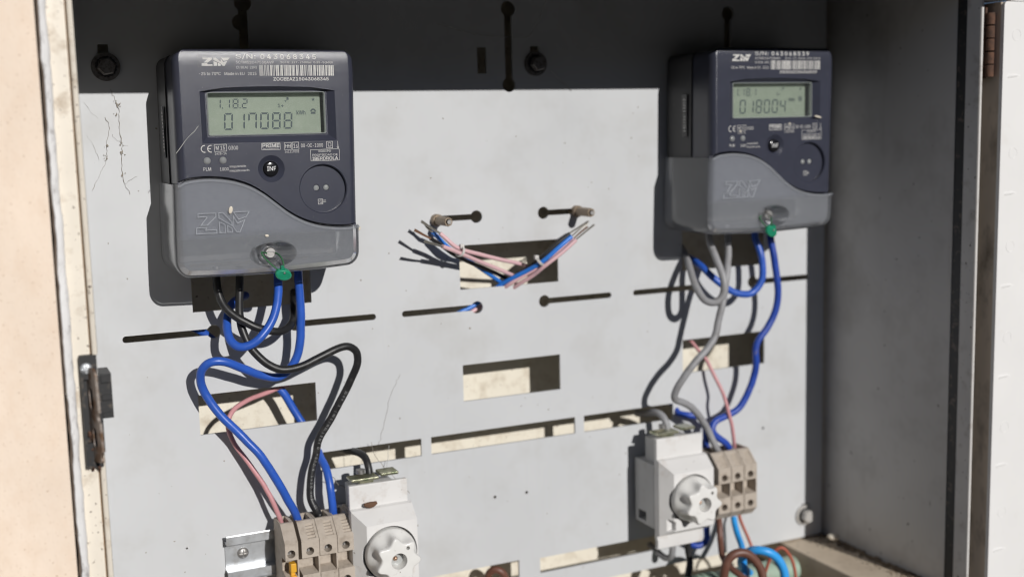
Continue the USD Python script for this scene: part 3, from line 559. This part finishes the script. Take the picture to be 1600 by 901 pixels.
cable('cable', Z8((835, -20, 20), (845, 40, 24), (860, 120, 26), (880, 240, 27), (888, 350, 27), (868, 450, 26), (820, 540, 25), (775, 600, 24), (764, 650, 24), (770, 700, 24), (762, 770, 23), (735, 850, 22)) + Z9((655, 5, 21), (615, 60, 20), (555, 98, 20), (503, 125, 20), (490, 160, 21), (512, 195, 22), (558, 232, 23), (582, 270, 20), (588, 320, 14)), 2.9, 'cable_dusty_blue', 'long dusty blue cable with a kink from the right meter to the right terminals')
cable('cable', Z9((270, 20, -16), (300, 40, -6), (318, 78, 2), (375, 92, 8), (428, 100, 10), (455, 138, 10), (461, 210, 9), (461, 300, 8), (461, 400, 7), (461, 520, 7), (461, 640, 9), (461, 715, 10), (432, 742, 10), (385, 735, 8), (330, 700, 8)), 2.7, 'cable_dusty_blue', 'blue cable from the slot down behind the right fuse holder and out below')
cable('cable', Z8((370, 575, -14), (410, 595, -8), (450, 640, -2), (500, 702, 6), (540, 780, 12), (590, 880, 18)) + Z9((556, 10, 22), (575, 80, 24), (592, 160, 24), (601, 240, 20), (604, 300, 12)), 1.5, 'cable_pink', 'thin pink cable from the right opening down to the right terminals')
cable('cable', Z9((110, 80, -18), (155, 82, -6), (200, 76, 8), (243, 95, 18), (264, 138, 22), (266, 190, 22), (266, 260, 22)), 2.9, 'cable_grey', 'short grey cable stub from the slot into the top of the right fuse holder')
cable('cable', Z9((292, 690, 22), (291, 760, 22), (284, 800, 20), (255, 805, 14), (215, 772, 2), (180, 740, -14)), 2.7, 'cable_grey', 'short grey cable curling back under the right fuse holder')
cable('cable', Z9((365, 690, 20), (368, 760, 20), (378, 820, 22), (372, 880, 26), (360, 960, 30)), 2.8, 'cable_black', 'dark cable hanging below the right fuse holder down to the green pipe')
cable('cable', Z9((522, 600, 20), (526, 640, 24), (531, 720, 30), (545, 800, 42), (590, 860, 58), (660, 910, 70), (720, 960, 74)), 2.6, 'cable_brown', 'brown cable hanging from the first right terminal')
cable('cable', Z9((540, 980, 66), (548, 900, 70), (562, 830, 72), (602, 786, 74), (655, 780, 76), (703, 812, 78), (738, 868, 80), (752, 980, 82)), 3.5, 'cable_brown', 'brown cable coil arching up in front at the bottom edge')
cable('cable', Z9((597, 600, 20), (603, 640, 24), (622, 700, 34), (645, 770, 48), (652, 850, 60), (662, 910, 66), (672, 980, 68)), 2.6, 'cable_light_blue', 'light blue cable hanging from the middle right terminal')
cable('cable', Z9((700, 900, 30), (640, 840, 46), (655, 790, 62), (700, 765, 72), (760, 772, 78), (815, 806, 80), (848, 860, 82), (862, 980, 84)), 3.5, 'cable_light_blue', 'light blue cable coil arching beside the brown coil at the bottom edge')
cable('cable', Z9((624, 590, 16), (632, 620, 20), (660, 680, 26), (700, 780, 34), (735, 860, 40), (760, 950, 44)), 1.3, 'cable_red', 'thin red cable hanging from the last right terminal')
cable('cable', Z9((740, 940, 40), (760, 862, 44), (790, 790, 48), (838, 752, 52), (880, 792, 54), (905, 860, 56), (912, 970, 58)), 1.3, 'cable_red', 'thin red cable loop arching right of the light blue coil')
cable('cable', [at(760, 905, -20), at(765, 893, -16), at(775, 888, -12), at(786, 894, -10), at(790, 905, -12)], 3, 'cable_brown', 'brown cable bend seen inside the low centre opening')

pipe_c = at(1150, 893, 32)
pipe = thing('conduit_pipe', 'pale green conduit pipe lying along the bottom right under the coils', 'pipe', (pipe_c[0], 32, pipe_c[2]))
def xcyl(x0, x1, r, d, z, seg=32): return Manifold.cylinder(x1 - x0, r, r, seg).transform(SIDE).translate((x0, -d, z))
part('pipe_body', xcyl(285, 452, 10.5, 30, pipe_c[2] - 8), 'pipe_green', pipe)
part('pipe_coupling', cat(*[xcyl(x, x + 2.6, 11.6, 30, pipe_c[2] - 8) for x in (342, 347, 352, 357, 362, 366)]), 'pipe_green', pipe)

# loose wire bundles in the middle
def wire(name_label, bare, ins, r, mat, bare_mat='tinned_wire'):
    t = thing('loose_wire', name_label, 'wire', ins[0], 'loose bundled wires at the centre opening')
    part('insulation', tube(path_(ins), r, 14), mat, t)
    strands = []
    for k, (a, b, c) in enumerate(((0, 0, 0), (.35, .3, .2), (-.3, .25, -.3), (.2, -.35, .35))):
        P = np.array(bare, float); P = spline(P, 1); w = np.linspace(0, 1, len(P))[:, None]
        strands.append(tube(P + np.array([a, b, c]) * (.8 + w * .9), .42, 6))
    part('bare_strands', cat(*strands), bare_mat, t)
    return t
wire('pink wire of the left bundle, lowest of it, with a long bare tip', Z7((375, 350, 33), (330, 335, 36), (258, 315, 38)), Z7((374, 348, 33), (430, 368, 30), (500, 397, 26), (600, 440, 19), (700, 480, 11), (800, 522, 3), (850, 545, -6)), 1.55, 'wire_pink')
wire('pink wire of the left bundle, topmost of it', Z7((360, 265, 22), (310, 235, 21), (238, 187, 20)), Z7((358, 264, 22), (400, 300, 23), (450, 345, 24), (510, 372, 22), (600, 395, 16), (730, 428, 8), (875, 460, 0), (930, 480, -10)), 1.55, 'wire_pink')
wire('blue wire of the left bundle with a short exposed blue end', Z7((312, 256, 20), (290, 240, 19), (262, 205, 19)), Z7((310, 254, 18), (345, 290, 14), (400, 345, 12), (470, 398, 11), (560, 450, 7), (650, 510, 2), (730, 565, -5), (800, 620, -14)), 1.6, 'wire_blue')
wire('black wire of the left bundle with brown copper tip', Z7((300, 298, 27), (250, 272, 26), (195, 242, 25)), Z7((298, 297, 27), (360, 335, 24), (440, 395, 20), (540, 445, 13), (650, 490, 5), (750, 535, -3), (840, 580, -14)), 1.55, 'cable_black', 'copper')
wire('dark grey wire of the right bundle, uppermost of it', Z7((1186, 264, 24), (1240, 230, 26), (1305, 190, 29)), Z7((1188, 266, 24), (1100, 335, 22), (1000, 425, 18), (920, 485, 10), (820, 550, 2), (760, 600, -8)), 1.55, 'cable_black')
wire('bright blue wire of the right bundle, running down behind the plate past the slot', Z7((1200, 284, 26), (1250, 240, 28), (1300, 205, 29)), Z7((1200, 284, 26), (1120, 352, 25), (1020, 440, 21), (920, 500, 12), (830, 545, 5), (740, 596, -4), (660, 660, -9), (580, 722, -9), (470, 776, -9), (380, 820, -10)), 1.75, 'wire_blue')
wire('pink wire of the right bundle below the blue one', Z7((1228, 305, 27), (1280, 262, 28), (1342, 212, 29)), Z7((1228, 305, 27), (1140, 385, 25), (1030, 470, 21), (950, 535, 12), (860, 590, 3), (790, 640, -6), (690, 690, -10), (590, 748, -10), (500, 800, -11)), 1.6, 'wire_pink')
wire('second pink wire of the right bundle, hidden mostly under the blue one', Z7((1215, 296, 22), (1260, 256, 22), (1300, 225, 23)), Z7((1212, 298, 22), (1120, 372, 20), (1010, 462, 16), (900, 530, 9), (800, 590, 2), (730, 640, -8)), 1.6, 'wire_pink', 'copper')
def tie(c, axis, ru, rv, label):
    c = np.asarray(c, float); a = np.asarray(axis, float); a /= np.linalg.norm(a)
    u = np.cross(a, (0, 1, 0)); u /= np.linalg.norm(u); v = np.cross(a, u)
    A = np.linspace(0, 2 * math.pi, 30)
    t = thing('cable_tie', label, 'cable tie', c)
    part('strap', cat(*[tube([c + ru * math.cos(q_) * u + rv * math.sin(q_) * v + a * o for q_ in A], .45, 6) for o in (-.5, .1, .7)]), 'tie_clear', t)
    part('tie_head', rbox(*[w for k in range(3) for w in ((c + u * ru)[k] - 1.6, (c + u * ru)[k] + 1.6)], .4, 8), 'tie_clear', t)
tie(zat(7, 485, 378, 25), zat(7, 560, 415, 20) - zat(7, 400, 340, 29), 3.9, 4.2, 'clear cable tie round the left loose wire bundle')
tie(zat(7, 995, 440, 19), zat(7, 1080, 370, 23) - zat(7, 900, 515, 11), 4.0, 4.2, 'clear cable tie round the right loose wire bundle')

def stud(x, z, label):
    t = thing('stud', label, 'stud', (x, 0, z), None)
    part('collar', slices(ring_pts(x, z, 4.5, 26), [(.02, 0), (4.6, 0), (5.2, .6)]), 'brass_old', t)
    part('sleeve', slices(ring_pts(x, z, 3.5, 8), [(5.2, 0), (25, 0), (25.8, .4)]) - cyl(x, z, 2.3, 20, 30, seg=20), 'brass_old', t)
    part('screw_end', cyl(x, z, 1.9, 18, 27.5, 1.6, 16), 'steel', t)
    part('stud_shank', cyl(x, z, 2.0, -10, .02, seg=12), 'brass_old', t)
    return t
st = stud(140.9, 69.3, 'brownish threaded stud above the left loose wire bundle')
dup(st, (259.6, 0, 70), 'brownish threaded stud above the right loose wire bundle')

# ------------------------------------------------------------------ rails, terminals and fuse holders
def rail(x0, x1, label, screw):
    t = thing('mounting_rail', label, 'rail', (x0, 0, -160))
    prof = [(10, -145.6), (10, -146.6), (8.6, -152), (7.6, -152), (1.4, -150.4), (1.2, -151.4), (1.2, -167.6), (1.4, -168.6), (7.6, -167), (8.6, -167), (10, -172.3), (10, -173.3)]
    pr_ = [(.1, -151), (7.4, -151), (7.4, -145.6), (9.4, -145.0), (9.6, -145.8), (8.6, -146.4), (8.6, -152.2), (1.3, -152.2), (1.3, -171.8), (8.6, -171.8), (8.6, -177.6), (9.6, -178.2), (9.4, -179), (7.4, -178.4), (7.4, -173), (.1, -173)]
    part('rail_section', profile(pr_, x0, x1), 'zinc', t)
    if screw:
        part('rail_screw', Manifold.sphere(4.2, 28).scale((1, .5, 1)).translate((x0 + 12.5, -1.3, -161.5)) - box(x0 + 9.6, x0 + 15.4, 2.6, 5, -161.9, -161.1) - box(x0 + 12.1, x0 + 12.9, 2.6, 5, -164.4, -158.6), 'steel', t)
rail(-29, 98, 'galvanised rail end with a cross screw left of the left terminals', True)
rail(313, 408, 'rail mostly hidden behind the right fuse holder and terminals', False)

TD = 41
def terminal(x, label, group, width=13.0, ground=False):
    z = -163
    t = thing('rail_terminal', label, 'terminal', (x, 9, z - 27), group)
    w = width / 2 - .12
    pf = [(9.8, -137.5), (12, -135.5), (29, -135.5), (31, -137), (TD, -146.5), (TD, -158.8), (30, -159.6), (30, -169), (TD, -171), (TD, -184), (35, -190.5), (12, -190.5), (9.8, -188)]
    side = [(9.8, -137.5), (12, -135.5), (29, -135.5), (31, -137), (TD, -146.5), (TD, -184), (35, -190.5), (12, -190.5), (9.8, -188)]
    body = profile(pf, x - w, x + w - 1.0)
    wall_ = profile([(d - .6 if 20 < d else d, zz_) for d, zz_ in side], x + w - 1.0, x + w)
    body = body - box(x - w + 1.2, x + w - 2.2, 12.5, 27, -148, -130) - box(x - w + 1.2, x + w - 2.2, 12.5, 30, -196, -182)
    r = min(2.9, w - 1.4)
    for hz in (-154.3, -179.3): body = body - cyl(x - .5, hz, r, 33, 50, seg=22)
    if not ground:
        for i in range(5):
            d_ = 31.8 + i * 1.75; zc = -137 - (d_ - 31) * .95
            body = body - box(x - w + 5.2, x + w - 2.0, d_ - .5, d_ + .5 + 6, zc - 1.1, zc + 6)
    part('terminal_body', body, 'terminal_beige', t, smooth=25)
    part('divider_wall', wall_, 'terminal_beige', t)
    for hz in (-154.3, -179.3):
        part('clamp_screw', cyl(x - .5, hz, r - .25, 30.5, 34, seg=20) - box(x - .8, x - .2, 33, 35, hz - 4, hz + 4), 'steel', t)
    return t
g1 = 'beige terminals in the left row'; g2 = 'beige terminals in the right row'
T0 = terminal(23, 'beige terminal under the long blue cable, first wide one of the left row', None)
dup(T0, (36, 9, -190), 'beige terminal taking the printed black cable, middle wide one of the left row')
dup(T0, (49, 9, -190), 'beige terminal next to the left fuse holder, taking the blue slot cable')
dup(T0, (373, 9, -190), 'beige terminal beside the right fuse holder, brown cable below it')
dup(T0, (386, 9, -190), 'beige terminal in the middle of the right row, light blue cable below it')
dup(T0, (399, 9, -190), 'beige terminal at the right end of the right row')
tg = terminal(9.6, 'narrow beige terminal with yellow jumper under the pink cable', None, 9.6, True)
part('yellow_clip', cat(rbox(8.0, 12.2, 36, 42, -167.5, -161, .6, 8), rbox(8.0, 12.2, 36, 42, -178, -170, .6, 8), box(8.6, 11.4, 34, 40, -171, -165)), 'jumper_yellow', tg)
ep = single('end_plate', profile([(9.8, -136), (12, -134), (29, -134), (31.5, -135.6), (42.4, -146), (42.4, -185), (35.6, -192), (12, -192), (9.8, -189)], 55.7, 57.4), 'terminal_beige', 'thin beige end plate between left terminals and left fuse holder', 'end plate')

def fuse_holder(x, label):
    z = -163
    t = thing('fuse_holder', label, 'fuse holder', (x, 0, -206))
    base = rbox(x - 22.4, x + 22.4, 2, 33, -190, -136.5, 1.0) - box(x - 24, x - 14, 8, 20, -187, -179)
    part('rear_body', base, 'fuse_grey', t)
    plate_ = rbox(x - 22.3, x + 21.8, 32.5, 36.6, -206, -114, .8)
    part('front_plate', plate_ - box(x - 30, x - 21.4, 30, 40, -205, -198) , 'fuse_white', t)
    mid = slices([(x - 22.4, -194), (x + 23.4, -194), (x + 23.4, -131), (x - 22.4, -131)], [(36.6, 0), (42, 0)])
    mid = Manifold.hull_points(np.array([(a, -d, b) for d, x0, x1, z0, z1 in ((36.4, -22.5, 23.4, -194, -130.5), (40, -22.5, 23.4, -193.5, -131.5), (50, -14.5, 23.4, -188, -140.5)) for a in (x + x0, x + x1) for b in (z0, z1)]))
    mid = mid - cyl(x + 2.6, z, 20.1, 46, 60, seg=64) - prism([(x - 22, -189), (x - 13, -187), (x - 13, -180), (x - 19, -178)], 45, 60)
    part('hood', mid, 'fuse_white', t, smooth=25)
    part('knob_seat', cyl(x + 2.6, z, 19.4, 44, 47.5, seg=64), 'black_plastic', t)
    # screw knob
    n, V, F = 126, [], []
    A = np.linspace(0, 2 * math.pi, n, endpoint=False)
    star_ = 14.7 + 1.9 * np.cos(7 * A + .7) + .25 * np.cos(14 * A + 1.4)
    prof = [(47, 18.7, 0, 0), (52, 18.7, 0, 0), (53.5, 18.3, .02, 0), (56, 17.5, .25, 0), (59, 16.6, .62, 0), (62, 15, .9, 0), (65, 15, 1, 0), (67, 15, 1, .15), (68.0, 15, 1, .7), (68.5, 15, 1, 1.6)]
    for d, r0, w, ins in prof:
        r = r0 * (1 - w) + star_ * w - ins
        V += [(x + 2.6 + a, -d, z + b) for a, b in zip(r * np.cos(A), r * np.sin(A))]
    for i in range(len(prof) - 1):
        for k in range(n):
            k2 = (k + 1) % n; F += [(i * n + k, i * n + k2, (i + 1) * n + k2), (i * n + k, (i + 1) * n + k2, (i + 1) * n + k)]
    V += [(x + 2.6, -47, z), (x + 2.6, -68.5, z)]; q0 = len(prof) * n; L = (len(prof) - 1) * n
    for k in range(n):
        k2 = (k + 1) % n; F += [(q0, k2, k), (q0 + 1, L + k, L + k2)]
    tmk = trimesh.Trimesh(np.array(V), np.array(F), process=True); tmk.fix_normals()
    from manifold3d import Mesh as MM
    K = Manifold(MM(tmk.vertices.astype(np.float32), tmk.faces.astype(np.uint32)))
    K = K - cyl(x + 2.6, z, 5.4, 61, 70, 6.0, 40) - cyl(x + 2.6 + 6.8, z + 8.6, 1.4, 60, 70, seg=16)
    kn = part('screw_knob', K, 'porcelain', t, smooth=40)
    part('sight_glass', cyl(x + 2.6, z, 5.3, 60.9, 61.6, seg=30), 'lens_clear', kn)
    part('contact', Manifold.sphere(1.7, 18).translate((x + 1.8, -62, z + .4)), 'contact_copper', kn)
    part('clamp_plate', cat(rbox(x - 19, x + 1.5, 20, 33, -112.8, -110.6, .5, 8), rbox(x + 2.5, x + 16, 22, 35, -110.4, -108.2, .5, 8), box(x - 12, x - 2, 24, 31, -118, -112)), 'gold_clip', t)
    part('clamp_block', rbox(x - 18, x + 15, 12, 32, -137, -117, .8), 'fuse_grey', t)
    part('clamp_screw', cat(cyl(0, 0, 3.2, 0, 3, seg=18).transform(np.array([[1, 0, 0, 0], [0, 0, 1, 0], [0, -1, 0, 0]], float)).translate((x - 10, -26, -108.5))), 'steel', t)
    return t
f0 = fuse_holder(76, 'white fuse holder with scalloped screw knob at the bottom left, dead leaf on it')
dup(f0, (332, 0, -206), 'white fuse holder with scalloped screw knob beside the right terminals')

# ------------------------------------------------------------------ latch on the left rim
la = thing('latch_keeper', 'black latch keeper with rusty metal strike plate on the cream left rim', 'latch', (-123, 150, -44))
part('keeper_frame', prism(cs(rrect(-127.9, -119, -44, 18.6, .6, 2)) - cs(rrect(-126.6, -120.6, -30, 5.5, .5, 2)), 150.02, 154.5), 'black_plastic', la)
part('keeper_floor', box(-126.6, -120.6, 150.1, 151.4, -30, 5.5), 'black_plastic', la)
part('receiver_block', cat(box(-119, -111.4, 128, 148, -18.5, 6.5), box(-119, -117.6, 128, 153.5, -36, 6.5), box(-117, -112, 147, 149.5, 1.8, 6.2), box(-117, -112, 147, 149.5, -8, -5), box(-117, -112, 147, 149.5, -18, -15)), 'black_plastic', la)
part('keeper_screw', Manifold.sphere(3.2, 24).scale((1, .4, 1)).translate((-124.6, -154.4, 11.6)) - box(-127, -122, 155, 157, 11.2, 12) - box(-125, -124.2, 155, 157, 9.2, 14), 'zinc', la)
pl2 = cs(rrect(0, 17, 0, 52, 4.5, 6)) - cs(rrect(5, 10.5, 8, 19, 2.5, 6)) - cs(rrect(5, 10.5, 29, 41, 2.5, 6)) - cs(ring_pts(17.5, 25, 3, 16)) - cs(ring_pts(17.8, 3, 3.5, 16))
sp = pl2.extrude(1.4).transform(np.array([[0, 0, 1, 0], [-1, 0, 0, 0], [0, 1, 0, 0]], float))   # local x -> forward, y -> up, z -> right
part('strike_plate', sp.rotate((-5, 0, 0)).rotate((0, 0, 14)).translate((-124.4, -152, -40.5)), 'strike_steel', la)
rng = random.Random(8)
part('debris', cat(*[Manifold.sphere(rng.uniform(.4, 1.1), 8).scale((1, 1, rng.uniform(.6, 1.6))).translate((rng.uniform(-126, -119.5), -rng.uniform(151, 154.6), rng.uniform(-46, -16))) for _ in range(60)]), 'rust', la).SetCustomDataByKey('kind', 'stuff')

# ------------------------------------------------------------------ small things: webs, leaf, husks, grit
def web(pts, r, mat, label, jit=.5, seed=0):
    P = spline(pts, 2.5); rs = np.random.RandomState(seed)
    P[1:-1] += rs.normal(0, jit, (len(P) - 2, 3)) * (1, .3, 1)
    single('cobweb_strand', tube(P, r * (1 + .5 * rs.rand(len(P))), 5), mat, label, 'cobweb')
PX = lambda *L: [at(a, b, d) for a, b, d in L]
def dirty_web(lines, clumps, label, seed):
    rs = np.random.RandomState(seed); out = []
    for L, rad in lines:
        P = spline(PX(*[(a, b, .6) for a, b in L]), 1.5); P[1:-1] += rs.normal(0, .28, (len(P) - 2, 3)) * (1, .2, 1)
        out.append(tube(P, rad * (.5 + 1.0 * rs.rand(len(P)) ** 2), 5))
    for a, b, n in clumps:
        c = at(a, b, .8)
        out += [Manifold.sphere(rs.uniform(.2, .55), 6).scale((1, .6, rs.uniform(.7, 1.6))).translate((c[0] + rs.normal(0, .8), -c[1], c[2] + rs.normal(0, 1.1))) for _ in range(n)]
    single('cobweb_strand', cat(*out), 'web_dirty', label, 'cobweb')
dirty_web([([(172, 140), (181, 158), (186, 175), (187, 205), (191, 228), (190, 255), (194, 285), (203, 303)], .15), ([(191, 222), (180, 218), (176, 210)], .08), ([(194, 288), (206, 280), (214, 276)], .07), ([(190, 226), (200, 228)], .06)], [(184, 163, 16), (181, 181, 4), (191, 238, 7), (190, 273, 5), (190, 226, 4)], 'dirty cobweb strand with clumps of grime on the plate left of the left meter', 1)
dirty_web([([(164, 183), (171, 198), (166, 228), (168, 245), (158, 268), (144, 298)], .12), ([(131, 160), (142, 175), (153, 185)], .05), ([(136, 212), (147, 230), (155, 250)], .05)], [(166, 229, 5), (165, 247, 6)], 'dirty cobweb strand beside the cream rim, curving back towards it', 2)
web(PX((686, 38, 15), (750, 55, 10), (790, 58, 9), (826, 56, 8), (842, 30, 12), (855, -5, 18)), .2, 'web_pale', 'pale cobweb strand sagging across the shaded top centre', .2, 3)
web(PX((860, 110, 3), (893, 142, .6)), .18, 'web_pale', 'short pale cobweb strand below the top centre bolt', .1, 4)
web(PX((580, 690, 6), (583, 705, 8), (600, 728, 18), (640, 770, 34)), .16, 'web_dirty', 'fine cobweb between the slot and the left fuse holder', .3, 5)
web(PX((608, 695, 2), (604, 730, 6), (597, 755, 26)), .16, 'web_pale', 'fine pale cobweb rising from the left fuse holder to the slot', .2, 6)
web(PX((520, 745, 20), (530, 758, 10), (540, 762, 6), (556, 775, 12)), .22, 'web_dirty', 'dirty cobweb between the blue slot cable and the left fuse holder', .4, 7)
web(PX((625, 585, .4), (610, 620, .4), (596, 680, .4), (585, 715, .4)), .06, 'web_dirty', 'faint cobweb line lying on the plate above the left fuse holder', .3, 8)
web(PX((275, 240, 65.6), (290, 220, 65.8), (304, 205, 65.8), (310, 197, 65.6)), .16, 'web_pale', 'white cobweb thread on the left side of the left meter face', .15, 9)
lf = spline(PX((569, 788, 41), (580, 788, 40.5), (589, 784, 41)), 1)
single('dead_leaf', tube(lf, 1.0 + 1.3 * np.sin(np.linspace(0, math.pi, len(lf))), 8), 'leaf_brown', 'small dead brown leaf lying on the left fuse holder', 'leaf')
def husk(p, r, s, label): single('husk', Manifold.sphere(r, 14).scale(s).rotate((0, 12, 0)).translate((p[0], -p[1], p[2])), 'husk_pale', label, 'husk')
husk(zat(2, 560, 378, 67.9), 1.3, (1, .5, 1.9), 'pale seed husk stuck on the left meter cover above the embossed logo')
husk(zat(2, 803, 550, 67.6), .9, (1.4, .5, 1), 'tiny pale husk stuck on the left meter cover above the screw')
husk(at(1278, 182.5, 65.4), 1.1, (3.4, .5, .7), 'white slanted husk stuck below the display of the right meter')
husk(at(562, 357, 64), .7, (1, .6, 2), 'tiny tan husk clinging to the right corner of the left meter cover')
husk(at(1302, 838, 30), 4.5, (1.3, 1, .7), 'pale pebble lying on the ledge in the lower right corner')
husk(at(1157, 205, 65.4), .8, (1, .5, 1), 'tiny pale husk above the lamps of the right meter')
husk(at(1234, 193, 65.4), .8, (1, .5, 1), 'tiny pale husk under the display of the right meter')
rs = np.random.RandomState(11)
grit = []
for _ in range(150):
    x, z = rs.uniform(-105, 500), rs.uniform(-230, 160)
    if sheet.intersect(cs(rrect(x - 1.5, x + 1.5, z - 1.5, z + 1.5, .5, 2))).area() < 8 if hasattr(sheet, 'intersect') else (sheet ^ cs(rrect(x - 1.5, x + 1.5, z - 1.5, z + 1.5, .5, 2))).area() < 8: continue
    r = rs.uniform(.15, .42)
    grit.append(Manifold.sphere(r, 6).scale((rs.uniform(.7, 2.4), .6, rs.uniform(.7, 2.0))).rotate((0, rs.uniform(0, 180), 0)).translate((x, -r * .3, z)))
single('grit', cat(*grit), 'web_dirty', 'scattered specks of dark grit clinging to the grey plate', 'grit', kind='stuff')
grit = []
for _ in range(620):
    x, d = 511.5 - min(44, abs(rs.normal(0, 9))), rs.uniform(-38, 155); r = rs.uniform(.3, 1.2) * (1.9 if x > 504 else .8)
    grit.append(Manifold.sphere(r, 6).scale((1, rs.uniform(.6, 1.5), .6)).translate((x, -d, -239 + r * .3)))
single('soil_crumbs', cat(*grit), 'floor_dirt', 'dark soil crumbs strewn over the corner ledge', 'soil', kind='stuff')
